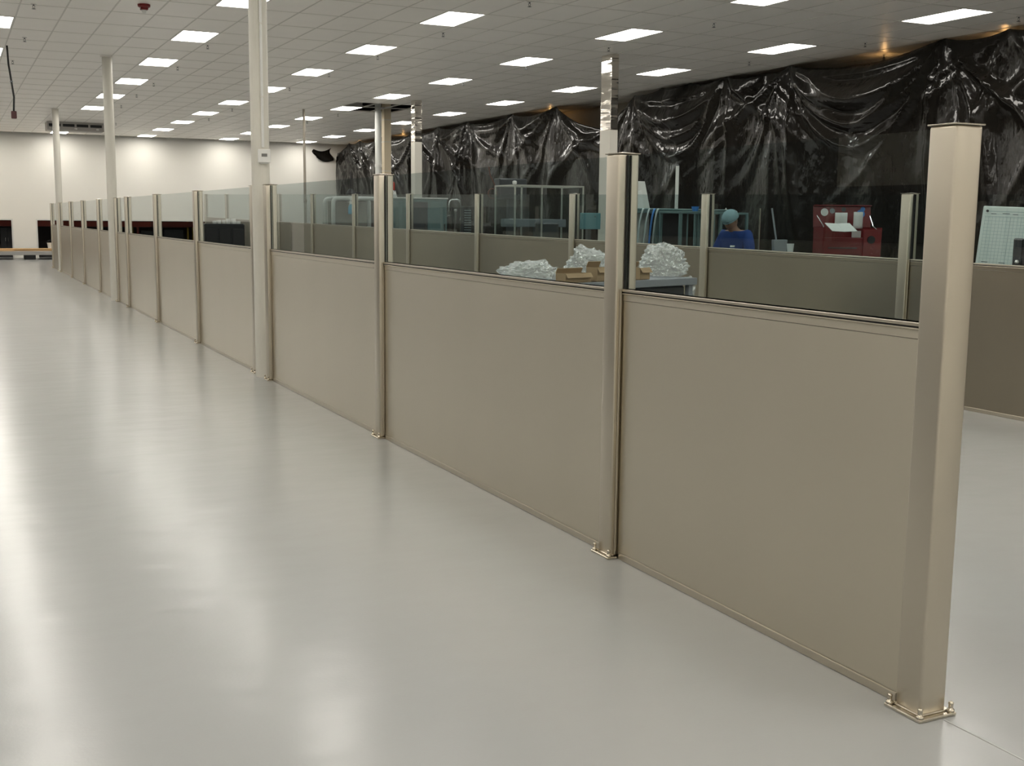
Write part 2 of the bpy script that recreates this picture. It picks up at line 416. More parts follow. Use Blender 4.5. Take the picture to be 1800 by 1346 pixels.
t = thing('pipe', 'thick white vertical pipe beside the pale timber boxed column', 'pipe', (a.x, a.y, 0))
obj('shaft', C((0, 0, 0), (0, 0, 5.1), .088, n=24), mat('glossy_white_pipe', (.72, .73, .70), .2, var=.02), t, smooth=False)
for z in (1.5, 3.0): obj('coupling', lathe([(.088, z), (.096, z+.005), (.096, z+.08), (.088, z+.085)], 24), whitem, t)
a = onz(534, 192, ZC)
t = thing('pipe', 'slender steel pipe dropping from the ceiling in front of the far wall', 'pipe', (a.x, a.y, 0))
obj('shaft', C((0, 0, 0), (0, 0, ZC+.01), .035, n=14), mat('dull_pipe', (.42, .38, .32), .4, .4, var=.05), t)
obj('coupling', lathe([(.035, 2.0), (.045, 2.005), (.045, 2.1), (.035, 2.105)], 14), steel_base, t)

# ------------------------------------------------------------------ black plastic sheeting
def sheet(name, y0, y1, pins, label, sag_big, seed, res=.055):
    """pins: list of (y, ztop). Top edge sags between pins; folds radiate from the pins; swags between."""
    pins = sorted(pins); fs = [p[2] if len(p) > 2 else 1 for p in pins]; pins = [p[:2] for p in pins]; ny = int((y1-y0)/res); nz = int(4.5/res)
    bm = bmesh.new(); grid = []
    rnd = random.Random(seed); fans = []
    for _ in pins:
        fans.append([(rnd.uniform(-1.25, 1.25), rnd.uniform(.028, .075), rnd.uniform(1.0, 3.4), rnd.uniform(.3, 1)) for _ in range(11)])
    def top(y):
        for (a, za), (b, zb) in zip(pins, pins[1:]):
            if a <= y <= b:
                tt = (y-a)/(b-a); return za+(zb-za)*tt-min(.22, .05*(b-a)+.02)*4*tt*(1-tt)
        return pins[0][1] if y < pins[0][0] else pins[-1][1]
    for i in range(ny+1):
        y = y0+(y1-y0)*i/ny; zt_ = top(y); row = []
        for j in range(nz+1):
            k = j/nz; z = .01+(zt_-.01)*(1-(1-k))  # even rows
            d = 0
            for (py, pz), fan, fk in zip(pins, fans, fs):
                if not fk: continue
                dy = y-py; dz = pz+.03-z; r = math.hypot(dy, dz)
                if r > 4.0: continue
                th = math.atan2(dy, max(dz, 1e-3))
                for t0, wt, L_, am in fan:
                    x = (th-t0-.10*math.sin(r*1.1+t0*5))/wt
                    if abs(x) < 3: d += fk*am*.085*min(r, 1.1)*math.exp(-x*x)*math.exp(-(r/L_)**2)
            for a, b, s, A in sag_big:
                if a < y < b:
                    tt = (y-a)/(b-a); e = math.sin(math.pi*tt)**.8
                    for f, wgt, ww in ((.28, .45, .05), (.72, 1.25, .13), (1.1, .7, .06), (1.5, .4, .05)):
                        x = (z-(zc-.06-s*f*(4*tt*(1-tt))**.8))/ww
                        d += A*wgt*e*(math.exp(-x*x) if x < 0 else math.exp(-(x/2.6)**2))
            lo = max(0, 1-z/3.5)
            d += .05*math.sin(y*3.1+1.3*math.sin(y*.9)+seed)*min(1, (zt_-z)/1.5)
            d += .04*noise.noise(Vector((y*1.1, z*.5, seed)))+.006*noise.noise(Vector((y*5, z*2.2, seed+5)))+.006*noise.noise(Vector((y*13, z*11, seed+9)))
            row.append(bm.verts.new((XS-d*1.25, y, z)))
        grid.append(row)
    for a, b in zip(grid, grid[1:]):
        for j in range(nz): bm.faces.new((a[j], b[j], b[j+1], a[j+1]))
    o = obj(name, bm, plastic_black, smooth=True)
    md = o.modifiers.new('thickness', 'SOLIDIFY'); md.thickness = .002
    return tag(o, label, 'plastic sheet', 'black sheeting along the right side')
zc = ZC-.004
pn = [(9.2, zc-.02), (11.4, zc-.03, .7), (12.87, zc-.02, .6), (14.11, zc, 1.3), (17.93, zc, 1), (18.67, zc-.06, .6), (19.9, zc, .6), (21.18, zc, 0), (22.28, zc, .25), (23.45, zc-.05, .9), (24.2, zc-.45, .5)]
sheet('black_plastic_sheet', 9.0, 24.35, pn, 'glossy black plastic sheeting hung in deep swags behind the red tool chest',
      [(14.15, 17.9, 1.05, .20), (20.0, 23.4, 1.0, .17), (18.7, 19.85, .3, .05), (11.4, 12.87, .4, .04), (21.3, 22.2, .25, .05)], 3)
pf = [(24.45, zc-.75), (27.31, zc), (29.97, zc), (33.08, zc), (35.46, zc), (37.5, zc-.02), (40.83, zc), (43.44, zc), (44.79, zc-.02), (46.25, zc-.35)]
sheet('black_plastic_sheet', 24.4, 46.28, pf, 'glossy black plastic sheeting with creases fanning from its tacks, reaching the far wall',
      [(24.5, 27.2, .6, .05), (27.4, 29.9, .45, .06), (30.0, 33.0, .4, .06), (33.1, 35.4, .45, .06), (37.6, 40.8, .45, .06), (40.9, 43.4, .4, .05)], 11, .065)
# loose corner of the far sheet turned over at the wall
bm = bmesh.new()
g = []
for i in range(9):
    row = []
    for j in range(7):
        u, v = i/8, j/6
        row.append(bm.verts.new((XS-.1-u*.75-.08*math.sin(v*5), YW-.006-.05*(1-math.cos(u*6+v*3))*v-.08*v*u, 4.42-u*.05-v*(.50-.15*u)-.12*math.sin(u*3))))
    g.append(row)
for a, b in zip(g, g[1:]):
    for j in range(6): bm.faces.new((a[j], b[j], b[j+1], a[j+1]))
o = obj('plastic_flap', bm, plastic_black, smooth=True); md = o.modifiers.new('thickness', 'SOLIDIFY'); md.thickness = .004
tag(o, 'folded black plastic flap stuck to the far wall beside the sheeting', 'plastic sheet')
# warm work lamps hung behind the sheeting
for n, (y, z, e, lab) in enumerate([(28.6, 4.40, 1, 'bare warm bulb glowing over the dip in the black sheeting'),
                           (45.0, 4.36, 1, 'bare warm bulb glowing behind the sheeting next to the far wall'),
                           (40.0, 4.38, 1, 'bare warm bulb glowing behind the far sheeting, second from the far wall'),
                           (16.0, 4.40, 1, 'bare warm bulb glowing behind the deepest swag of the near sheeting'),
                           (13.4, 4.40, 1, 'bare warm bulb glowing behind the near sheeting where creases fan out')]):
    t = thing('work_lamp', lab, 'lamp', (14.95, y, ZC), 0, 'work lamps behind the sheeting')
    obj('cord', C((0, 0, z-ZC+.1), (0, 0, .0), .006, n=6), blackm, t)
    obj('socket', lathe([(.016, z-ZC+.03), (.022, z-ZC+.04), (.022, z-ZC+.09), (.012, z-ZC+.11)], 12), blackm, t)
    obj('bulb', lathe([(0, z-ZC-.07), (.022, z-ZC-.06), (.034, z-ZC-.035), (.034, z-ZC-.015), (.018, z-ZC+.03)], 14), bulb_m, t, smooth=True)
    if n == 0: t.children[-1].scale = (2.2, 2.2, 1)

# ------------------------------------------------------------------ things on the ceiling
def sprinkler(x, y, n):
    p = onz(x, y, ZC)
    t = thing('sprinkler', 'small metal fire sprinkler head hanging from the ceiling tiles', 'sprinkler', (p.x, p.y, ZC), 0, 'fire sprinklers on the ceiling')
    if n == 0:
        SPK['escutcheon'] = mesh(lathe([(.016, -.012), (.045, -.008), (.05, .0), (.02, .001)], 14), 'escutcheon', frame_m, True)
        bm = lathe([(.014, -.03), (.016, -.012)], 8); tube([(-.014, 0, -.03), (-.022, 0, -.055), (-.006, 0, -.08)], .004, 6, bm)
        tube([(.014, 0, -.03), (.022, 0, -.055), (.006, 0, -.08)], .004, 6, bm)
        SPK['frame_arms'] = mesh(bm, 'frame_arms', darkgrey)
        SPK['deflector'] = mesh(lathe([(.012, -.095), (.036, -.09), (.036, -.086), (.01, -.08)], 12), 'deflector', darkgrey)
    for k, me in SPK.items(): put(k, me, t).scale = (.75, .75, .75)
SPK = {}
for n, (x, y) in enumerate([(59, 7), (43, 66), (22, 106), (365, 79), (312, 117), (270, 146), (240, 166), (213, 185), (204, 216), (931, 3), (779, 57),
                            (664, 98), (578, 129), (509, 154), (408, 191), (367, 208), (1070, 83), (925, 116), (814, 145), (1255, 40), (1317, 108), (594, 200), (540, 213), (1521, 75), (1791, 29)]):
    sprinkler(x, y, n)
p = onz(253, 8, ZC)
t = thing('alarm_strobe', 'red fire alarm strobe mounted on the ceiling tiles', 'fire alarm', (p.x, p.y, ZC))
obj('base', lathe([(.06, -.045), (.085, -.03), (.088, .0)], 18), redm, t, smooth=False)
obj('lens', lathe([(0, -.12), (.024, -.115), (.032, -.09), (.034, -.045)], 14), whitem, t, smooth=True)
obj('horn', B(-.05, .05, -.05, .05, -.075, -.04, .01, 2), redm, t)
p = onz(12, 80, ZC); pb = ony(15, 205, p.y)
t = thing('hanging_cable', 'dark power cable dangling from the ceiling with a plug', 'cable', (p.x, p.y, ZC))
L = ZC-pb.z
pts = [(0, 0, .0), (.01, 0, -L*.25), (.045, 0, -L*.5), (.075, 0, -L*.72), (.06, 0, -L+.1)]
sm = []
for a in range(len(pts)-1):
    for k in range(5): sm.append(Vector(pts[a]).lerp(Vector(pts[a+1]), k/5))
sm.append(Vector(pts[-1]))
obj('cord', tube(sm, .016, 8), blackm, t, smooth=True)
obj('plug', B(.015, .105, -.04, .04, -L-.03, -L+.1, .012, 2), mat('plug_maroon', (.08, .02, .02), .5, var=.1), t)
obj('tie', lathe([(.02, -L*.5-.012), (.026, -L*.5), (.02, -L*.5+.012)], 10, None, (.045, 0, 0)), greym, t)
# air unit hung under the ceiling
a = ony(82, 214, 40.3); b = ony(183, 232, 40.3)
t = thing('air_unit', 'grey ceiling air unit with louvred grille slots under the ceiling', 'air unit', ((a.x+b.x)/2, 40.3, ZC))
wx = (b.x-a.x)/2; hz = ZC-b.z
obj('casing', B(-wx, wx, .04, .75, -hz, 0, .015, 2), mat('air_unit_grey', (.42, .40, .38), .5, var=.05), t)
bm = bmesh.new(); box(bm, -wx, wx, 0, .04, -.06, 0); box(bm, -wx, wx, 0, .04, -hz, -hz*.55)
for k in range(5): x = -wx+k*(2*wx-.06)/4; box(bm, x, x+.06, 0, .04, -hz*.55, -.06)
obj('face_frame', bm, MATS['air_unit_grey'], t)
for k in range(4):
    x = -wx+.06+k*(2*wx-.06)/4; w_ = (2*wx-.06)/4-.06
    s_ = obj('grille_opening', B(x, x+w_, .034, .042, -hz*.55, -.06), blackm, t)
    for q_ in range(3): obj('vane', B(x, x+w_, .01, .03, -.10-q_*hz*.13, -.092-q_*hz*.13), darkgrey, t)
for x in (-wx+.12, .0, wx-.2): obj('lamp_lens', lathe([(.03, -hz*.78-.02), (.055, -hz*.78), (.03, -hz*.78+.03)], 10, None, (x, -.005, 0)), whitem, t)

# ------------------------------------------------------------------ far end: planks, kerb, store room seen through the openings
bm = B(-3.2, 4.6, 44.9, 46.2, .16, .30, .01); o = obj('platform_edge', bm, greyc)
t = thing('low_platform', 'low grey boarded platform with dark skids in front of the far wall openings', 'platform', (0, 0, 0))
o.parent = t
for k in range(5): obj('skid', B(-3.1+k*1.85, -2.85+k*1.85+.1, 45.0, 46.1, 0, .16, .01), blackm, t)
for n, (x0, x1, y, z, rz) in enumerate([(-3, 2.1, 44.99, .30, .01), (-1.6, 4.4, 45.2, .30, -.006), (-2.4, 3.6, 45.42, .30, .004), (-2.0, 4.0, 45.15, .345, .008), (.2, 4.5, 45.5, .345, -.01), (-3.1, 1.4, 45.3, .39, .01)]):
    l = (x1-x0)/2
    o = obj('plank', B(-l, l, -.09, .09, 0, .042, .004), wood, None, ((x0+x1)/2, y, z), (0, 0, rz))
    tag(o, 'raw pine plank lying on the low grey platform by the far wall', 'plank', 'pine planks on the platform')
t = thing('beam', 'rusty red steel beam running behind the far wall openings', 'beam', (0, 47.9, 0))
bm = bmesh.new(); box(bm, -1.5, 12, -.07, .07, 1.34, 1.355); box(bm, -1.5, 12, -.07, .07, 1.15, 1.165); box(bm, -1.5, 12, -.006, .006, 1.165, 1.34)
obj('web', bm, redbeam, t)
for x in (-1.0, 2.5, 11.5): obj('stud', B(x-.04, x+.04, -.05, .05, 0, 1.15), redbeam, t)
for n, (px_, wd) in enumerate([(212, .04), (233, .04), (332, .03), (342, .03)]):
    a = ony(px_, 405, 48.3)
    t = thing('yellow_post', 'yellow painted upright seen through the far wall opening', 'post', (a.x, 48.3+.12*n, 0), 0, 'yellow uprights in the store room')
    obj('shaft', B(-wd, wd, -.04, .04, 0, 1.9, .008), yellowm, t); obj('foot_plate', B(-.1, .1, -.08, .08, 0, .015), blackm, t)
for n, (x0, x1, h, lab, m_) in enumerate([(0, 22, 1.1, 'dark grey cabinet behind the first far wall opening', darkgrey), (247, 270, .98, 'grey storage cabinet beyond the opening between the yellow uprights', darkgrey), (288, 322, 1.05, 'wide grey storage cabinet beyond the opening next to the yellow uprights', darkgrey)]):
    a = ony(x0, 400, 49.5).x; b = ony(x1, 400, 49.5).x
    t = thing('storage_cabinet', lab, 'cabinet', ((a+b)/2, 49.5, 0)); wv = (b-a)/2
    obj('body', B(-wv, wv, 0, .6, .06, h, .01), m_, t); obj('plinth', B(-wv+.03, wv-.03, .03, .58, 0, .06), blackm, t)
    for s_ in (-1, 1):
        d = obj('door', B(min(0, s_*wv)+.008, max(0, s_*wv)-.008, -.02, 0, .08, h-.02, .004), m_, t)
        obj('handle', B(s_*.05-.01, s_*.05+.01, -.045, -.02, h*.5, h*.5+.15, .004), chrome, d)
a = ony(89, 432, 46.0)
t = thing('tub', 'small cream plastic tub standing on planks at the far wall opening', 'tub', (a.x, 45.72, .30))
obj('body', lathe([(.10, 0), (.135, .26), (.14, .26), (.145, .28), (.128, .28), (.095, .02), (0, .02)], 18), whitem, t, smooth=False)
obj('handle', tube(bez((-.14, 0, .26), (-.16, 0, .42), (.16, 0, .42), (.14, 0, .26), 10), .006, 6), darkgrey, t)

# ------------------------------------------------------------------ black bin with white goods, between the partitions far back
Yb = 24.0; a = ony(360, 393, Yb); b = ony(430, 393, Yb)
t = thing('machine_cabinet', 'long black machine cabinet between the two partitions, white goods on top', 'machine', ((a.x+b.x)/2, Yb+.4, 0)); wv = (b.x-a.x)/2
obj('body', B(-wv, wv, -.4, .4, .08, a.z, .02), blackgloss, t)
for k in range(3): obj('panel_door', B(-wv+.02+k*wv*2/3, -wv+wv*2/3*(k+1)-.02, -.415, -.40, .12, a.z-.1, .005), blackm, t)
for sx in (-1, 1):
    for sy in (-1, 1): obj('foot', C((sx*(wv-.1), sy*.3, 0), (sx*(wv-.1), sy*.3, .08), .03, n=10), darkgrey, t)
for n in range(6):
    w_ = random.uniform(.05, .10); h_ = random.uniform(.05, .11)
    x = a.x+.28+n*.085+random.uniform(-.02, .02) if n < 6 else 0
    o = obj('white_carton', B(-w_*.4, w_*.4, -.1, .1, 0, h_, .004), paper, None, (a.x+.25+n*.098, Yb+.3+.04*(n % 2), a.z), (0, 0, random.uniform(-.1, .1)))
    tag(o, 'small white carton on top of the long black machine cabinet', 'carton', 'white cartons on the black machine')

# ------------------------------------------------------------------ cart with bags of film between the partitions
CZ = 1.06
ca = onz(1226, 488, CZ); cb = onz(900, 503, CZ)
ang = math.atan2(ca.y-cb.y, ca.x-cb.x); ln = (ca-cb).length; CW = .85
t = thing('utility_cart', 'grey plastic utility cart piled with clear bags between the partitions', 'cart', (cb.x, cb.y, 0), ang)
bm = bmesh.new(); box(bm, .02, ln-.02, .02, CW-.02, CZ-.07, CZ-.004)
for q_ in ((0, ln, 0, .03), (0, ln, CW-.03, CW), (0, .03, .03, CW-.03), (ln-.03, ln, .03, CW-.03)): box(bm, q_[0], q_[1], q_[2], q_[3], CZ-.07, CZ, .004)
obj('tray', bm, greym, t)
obj('side_bin', B(.12, ln-.12, .06, CW-.06, .42, CZ-.075, .02), darkgrey, t)
bm = bmesh.new(); box(bm, 0, ln, 0, CW, .22, .26, .01); obj('lower_shelf', bm, greym, t)
for x in (.06, ln-.06):
    for y in (.06, CW-.06):
        obj('leg', B(x-.03, x+.03, y-.03, y+.03, .13, CZ-.07, .006), greym, t)
        w_ = obj('caster', C((x-.02, y, .065), (x+.02, y, .065), .065, n=16), blackm, t)
def cart_pt(u, v, z=CZ): return Vector((cb.x+math.cos(ang)*u-math.sin(ang)*v, cb.y+math.sin(ang)*u+math.cos(ang)*v, z))
def bag(u, v, z, rx, ry, rz, label, seed, tuft=None, rot=0):
    bm = bmesh.new(); bmesh.ops.create_icosphere(bm, subdivisions=5, radius=1)
    for vt in bm.verts:
        n = vt.co.copy(); d = noise.noise(n*1.7+Vector((seed, 0, 0)))*.22+noise.noise(n*4.5+Vector((seed, 3, 0)))*.13+(abs(noise.noise(n*7+Vector((0, seed, 0))))-.2)*.26+(abs(noise.noise(n*13+Vector((seed, seed, 0))))-.2)*.10
        c = n*(1+d); c.z = max(c.z, -.55)
        if tuft:
            for tx, ty, tz, tl in tuft:
                td = Vector((tx, ty, tz)).normalized(); k = max(0, n.dot(td)-.93)/.07
                c += td*tl*k**1.6
        vt.co = Vector((c.x*rx, c.y*ry, (c.z+.55)*rz))
    p = cart_pt(u, v, z)
    o = obj('plastic_bag', bm, bagm, None, p, (0, 0, ang+rot))
    return tag(o, label, 'plastic bag', 'bags of film on the cart')
def upx(x, v=.1): # position along the cart for an image column
    lo, hi = -1.0, 4.0
    for _ in range(40):
        m_ = (lo+hi)/2
        if proj(cart_pt(m_, v))[0] < x: lo = m_
        else: hi = m_
    return lo
sc_ = 2034/10.6
bag(upx(928, .46), .46, CZ+.001, .25, .26, .115, 'low crumpled clear plastic bag at the end of the cart nearest the front partition', 3.1, [(.7, 0, .8, .35), (-.95, 0, .1, .35)])
bag(upx(1040, .50), .50, CZ+.001, .27, .24, .175, 'large puffy clear plastic bag in the middle of the cart on cardboard', 8.4, [(-.35, .2, .9, .35)])
bag(upx(1166, .46), .46, CZ+.001, .225, .25, .20, 'tall crinkled clear plastic bag at the cart end next to the rear partition', 12.9, [(-.3, 0, .95, .15), (.3, 0, .9, .1)])
# loose tail of the tall bag over the tray edge
p = cart_pt(ln+.052, .15, CZ-.03)
bm = bmesh.new(); pts = [(0, 0, .03), (.03, 0, -.03), (.035, -.01, -.10), (.028, -.015, -.18), (.02, -.02, -.25)]
o = obj('film_scrap', tube(pts, [.03, .045, .05, .025, .008], 8), bagm, None, p, (0, 0, ang), smooth=True); tag(o, 'strip of clear plastic film hanging off the cart tray edge', 'plastic film')
def carton(u, v, lx, ly, h, label, rot=0, torn=False, z=CZ+.001):
    bm = bmesh.new(); n = 8
    for (x0, x1, y0, y1) in ((-lx, lx, -ly, -ly+.006), (-lx, lx, ly-.006, ly), (-lx, -lx+.006, -ly+.006, ly-.006), (lx-.006, lx, -ly+.006, ly-.006)):
        box(bm, x0, x1, y0, y1, 0, h)
    box(bm, -lx, lx, -ly, ly, -.001, .005)
    t_ = thing('cardboard_box', label, 'box', cart_pt(u, v, z+.001), ang+rot)
    if torn:
        es = bm.edges[:]; bmesh.ops.subdivide_edges(bm, edges=es, cuts=5, use_grid_fill=True)
        for vv in bm.verts:
            if vv.co.z > h*.9: vv.co.z += .05*noise.noise(vv.co*9+Vector((u, v, 0)))
    obj('walls', bm, card, t_)
    f = obj('flap', B(-lx, lx, 0, ly*.8, 0, .005), card, t_, (0, -ly, h), (math.radians(-125), 0, 0))
    obj('flap', B(-lx, lx, -ly*.8, 0, 0, .005), card, t_, (0, ly, h), (math.radians(-65), 0, 0))
carton(upx(1008), .10, .18, .06, .085, 'flat open brown cardboard box under the puffy middle bag', .05)
carton(upx(1054), .12, .09, .07, .13, 'small upright brown cardboard box beside the flat box on the cart')
carton(upx(1125), .12, .10, .07, .115, 'torn brown cardboard box leaning before the tall bag', .2, True)

# ------------------------------------------------------------------ behind the rear partition
def pxs(Y, x, y=380): return (ony(x, y, Y)-CO).length/FPX
# white tubular machine frame with spray bottle
Y = 27.5; a = ony(582, 344, Y); b = ony(668, 344, Y); s_ = pxs(Y, 620)
t = thing('machine_hood', 'white rounded tubular machine hood behind the rear partition', 'machine', (a.x, Y, 0)); wv = b.x-a.x; zt_ = a.z
r_ = .05
pts = [(r_, 0, 0), (r_, 0, zt_-.22)]+[tuple(v) for v in bez((r_, 0, zt_-.2), (r_, 0, zt_-.08), (.1, 0, zt_-r_), (.25, 0, zt_-r_), 8)]+[(wv-.25, 0, zt_-r_)]+[tuple(v) for v in bez((wv-.22, 0, zt_-r_), (wv-.08, 0, zt_-r_), (wv-r_, 0, zt_-.08), (wv-r_, 0, zt_-.2), 8)]+[(wv-r_, 0, 0)]
obj('front_hoop', tube(pts, r_, 10), whitem, t, smooth=True)
obj('back_hoop', tube([(p_[0], .7, p_[2]) for p_ in pts], r_, 10), whitem, t, smooth=True)
obj('top_plate', B(.2, wv-.2, -.01, .71, zt_-.06, zt_-.015, .01), whitem, t)
obj('back_panel', B(.12, wv-.12, .66, .68, .2, zt_-.12), mat('machine_beige', (.36, .35, .31), .5, var=.05), t)
obj('bed', B(.06, wv-.06, .02, .66, .75, .95, .02), teal, t)
a = ony(616, 347, Y-.12)
t = thing('spray_bottle', 'blue spray bottle hooked on the white machine hood', 'bottle', (a.x, Y-.118, a.z-.405))
obj('bottle', lathe([(.0, 0), (.055, .005), (.06, .03), (.06, .16), (.035, .22), (.02, .24), (.02, .26)], 16), bluel, t, smooth=True)
bm = bmesh.new(); box(bm, -.03, .05, -.018, .018, .27, .315, .006); box(bm, -.09, -.03, -.01, .01, .29, .31); tube([(.0, 0, .26), (-.03, 0, .23), (-.05, 0, .19)], .008, 6, bm)
obj('hook', tube([(0, 0, .31), (0, .02, .40), (0, .06, .425), (0, .115, .402)], .006, 6), whitem, t); obj('trigger_head', bm, whitem, t); obj('collar', lathe([(.024, .245), (.026, .25), (.026, .275), (.02, .28)], 14), whitem, t)
# dark lamp head standing on the hood
a = ony(617, 336, 27.8)
t = thing('task_lamp', 'dark task lamp head with a thin stem on top of the white hood', 'lamp', (a.x, 27.8, zt_-.0149))
obj('base', lathe([(.14, 0), (.14, .02), (.03, .04)], 14), blackm, t); obj('head', lathe([(.10, .06), (.13, .08), (.06, .18), (.03, .20)], 14), blackm, t)
obj('stem', C((0, 0, .04), (0, 0, .62), .018, n=8), blackm, t); obj('bracket', B(.0, .24, -.02, .02, .08, .12, .005), blackm, t)
# grey machine with white bracket and red beacon
Y = 24.6; a = ony(688, 346, Y); b = ony(786, 344, Y)
t = thing('machine_cabinet', 'blue grey machine cabinet carrying a red beacon behind the rear partition', 'machine', (a.x, Y, 0)); wv = b.x-a.x; zt_ = a.z
obj('body', B(0, wv, 0, .7, .1, zt_-.03, .015), teal, t); obj('top', B(-.02, wv+.02, -.02, .72, zt_-.03, zt_, .006), whitem, t)
for k in range(3):
    d = obj('door', B(.03+k*wv/3, (k+1)*wv/3-.03, -.014, 0, .9, zt_-.1, .004), darkgrey if k == 1 else teal, t); obj('handle', B((k+1)*wv/3-.09, (k+1)*wv/3-.06, -.04, -.014, 1.3, 1.5, .005), chrome, d)
obj('plinth', B(.03, wv-.03, .03, .67, 0, .1), blackm, t)
s_ = pxs(Y, 700)
t = thing('beacon', 'red beacon lamp on a white bracket atop the blue grey machine', 'beacon', (a.x+8*s_, Y+.2, zt_))
obj('bracket', lathe([(.11, 0), (.10, .02), (.07, .14), (.04, .16)], 4), whitem, t)
obj('lens', lathe([(.045, .14), (.05, .15), (.05, .3), (.03, .34), (0, .345)], 14), mat('red_lens', (.42, .05, .03), .25, var=.05), t, smooth=True)
obj('base_ring', lathe([(.055, .12), (.058, .13), (.058, .15), (.045, .155)], 14), darkgrey, t)
# gooseneck vessel and louvred tower
Y = 20.0; s_ = pxs(Y, 800)
a = ony(800, 412, Y)
t = thing('gooseneck_tap', 'chrome gooseneck tap with glinting fittings behind the rear partition', 'tap', (a.x, Y, 0)); z0 = 1.15
hz = ony(800, 351, Y).z
obj('stand', B(-.2, .2, -.15, .15, 0, z0, .01), teal, t)
obj('riser', tube([(.11, 0, z0), (.11, 0, hz-.12)]+[tuple(v) for v in bez((.11, 0, hz-.1), (.11, 0, hz), (.05, 0, hz), (-.02, 0, hz), 8)]+[tuple(v) for v in bez((-.05, 0, hz), (-.12, 0, hz), (-.13, 0, hz-.06), (-.13, 0, hz-.22), 8)], .016, 8), chrome, t, smooth=True)
obj('spout_tip', lathe([(.02, hz-.30), (.028, hz-.28), (.024, hz-.2)], 10, None, (-.13, 0, 0)), chrome, t)
for k, z in enumerate((.45, .62)): obj('valve', lathe([(.02, z0+z-.03), (.035, z0+z), (.02, z0+z+.03)], 10, None, (.11-.11*k, -.02, 0)), chrome, t)
a = ony(815, 366, Y-.6); b = ony(829, 366, Y-.6)
t = thing('louvre_tower', 'narrow louvred tower with pale slats beside the chrome tap', 'equipment rack', (a.x, Y-.6, 0)); wv = b.x-a.x
for x in (0, wv-.012): obj('upright', B(x, x+.012, 0, .14, 0, a.z+.04), blackm, t)
obj('back', B(.012, wv-.012, .12, .14, .02, a.z+.02), blackm, t)
for k in range(12): obj('slat', B(.012, wv-.012, -.01, .1, 1.28+k*(a.z-1.28)/12, 1.296+k*(a.z-1.28)/12), mat('slat_grey', (.30, .36, .37), .4, var=.03) if 'slat_grey' not in MATS else MATS['slat_grey'], t)
# dark monitor box with a looped cable
Y = 19.2; a = ony(878, 313, Y); b = ony(926, 350, Y)
t = thing('control_box', 'dark grey control box on a post behind the clear enclosure', 'control box', ((a.x+b.x)/2, Y, 0)); wv = (b.x-a.x)/2
obj('box', B(-wv, wv, 0, .25, b.z, a.z, .015), darkgrey, t); obj('post', B(-.05, .05, .08, .18, 0, b.z), darkgrey, t); obj('foot', B(-.25, .25, -.1, .36, 0, .03), darkgrey, t)
obj('door', B(-wv+.02, wv-.02, -.012, 0, b.z+.02, a.z-.02, .004), MATS['dark_grey_metal'], t)
a = ony(866, 338, Y+.05); L_ = .16
lp = [(-.08, 0, .45), (-.05, 0, .3), (.03, 0, .15)]+[(.09*math.cos(u*.6-.2), 0, .09*math.sin(u*.6-.2)-.02) for u in range(12)]
o = obj('looped_cable', tube([(p_[0], 0, p_[2]) for p_ in lp], .011, 6), mat('rust_cable', (.12, .05, .035), .6, var=.1), None, (a.x, Y+.05, a.z)); tag(o, 'looped dark cable hanging beside the dark control box', 'cable')
obj('hook', tube([(.05, 0, .07), (.12, 0, .06), (.22, 0, .06)], .008, 6), blackm, o)
# clear enclosure
Y = 16.6; a = ony(905, 324, Y); b = ony(1027, 324, Y)
t = thing('clear_enclosure', 'clear walled machine enclosure with pale frame edges behind the rear partition', 'enclosure', (a.x, Y, 0)); wv = b.x-a.x; zt_ = a.z; D = .75; zb = .95
obj('base_cabinet', B(0, wv, 0, D, .08, zb, .01), teal, t)
for x in (.0, wv*.38, wv-.022):
    for y in (0, D-.022): obj('frame_post', B(x, x+.022, y, y+.022, zb, zt_), mat('frame_pale', (.42, .42, .37), .4, var=.03) if 'frame_pale' not in MATS else MATS['frame_pale'], t)
for y in (0, D-.022): obj('top_bar', B(.022, wv-.022, y, y+.022, zt_-.022, zt_), MATS['frame_pale'], t)
for x in (0, wv-.022): obj('top_bar', B(x, x+.022, .022, D-.022, zt_-.022, zt_), MATS['frame_pale'], t)
for x0, x1 in ((.022, wv*.38), (wv*.38+.022, wv-.022)): obj('front_pane', B(x0, x1, .008, .014, zb, zt_-.022), clear, t)
obj('side_pane', B(.008, .014, .022, D-.022, zb, zt_-.022), clear, t); obj('side_pane', B(wv-.014, wv-.008, .022, D-.022, zb, zt_-.022), clear, t)
obj('spindle_block', B(wv*.5, wv*.75, .25, .6, zb, zb+.62, .02), darkgrey, t); obj('spindle', C((wv*.6, .3, zb+.3), (wv*.6, .15, zb+.3), .06, n=14), chrome, t)
obj('gantry', B(.05, wv-.05, .5, .62, zb+.55, zb+.68, .01), greym, t); obj('lamp_knob', lathe([(.02, zt_), (.035, zt_+.01), (.035, zt_+.05), (.01, zt_+.06)], 12, None, (.02, .05, 0)), whitem, t)
for x, h_, m_ in ((.08, .3, whitem), (.2, .22, whitem), (wv*.45, .33, greym)): obj('fixture', B(x, x+.06, .06, .12, zb, zb+h_, .008), m_, t)
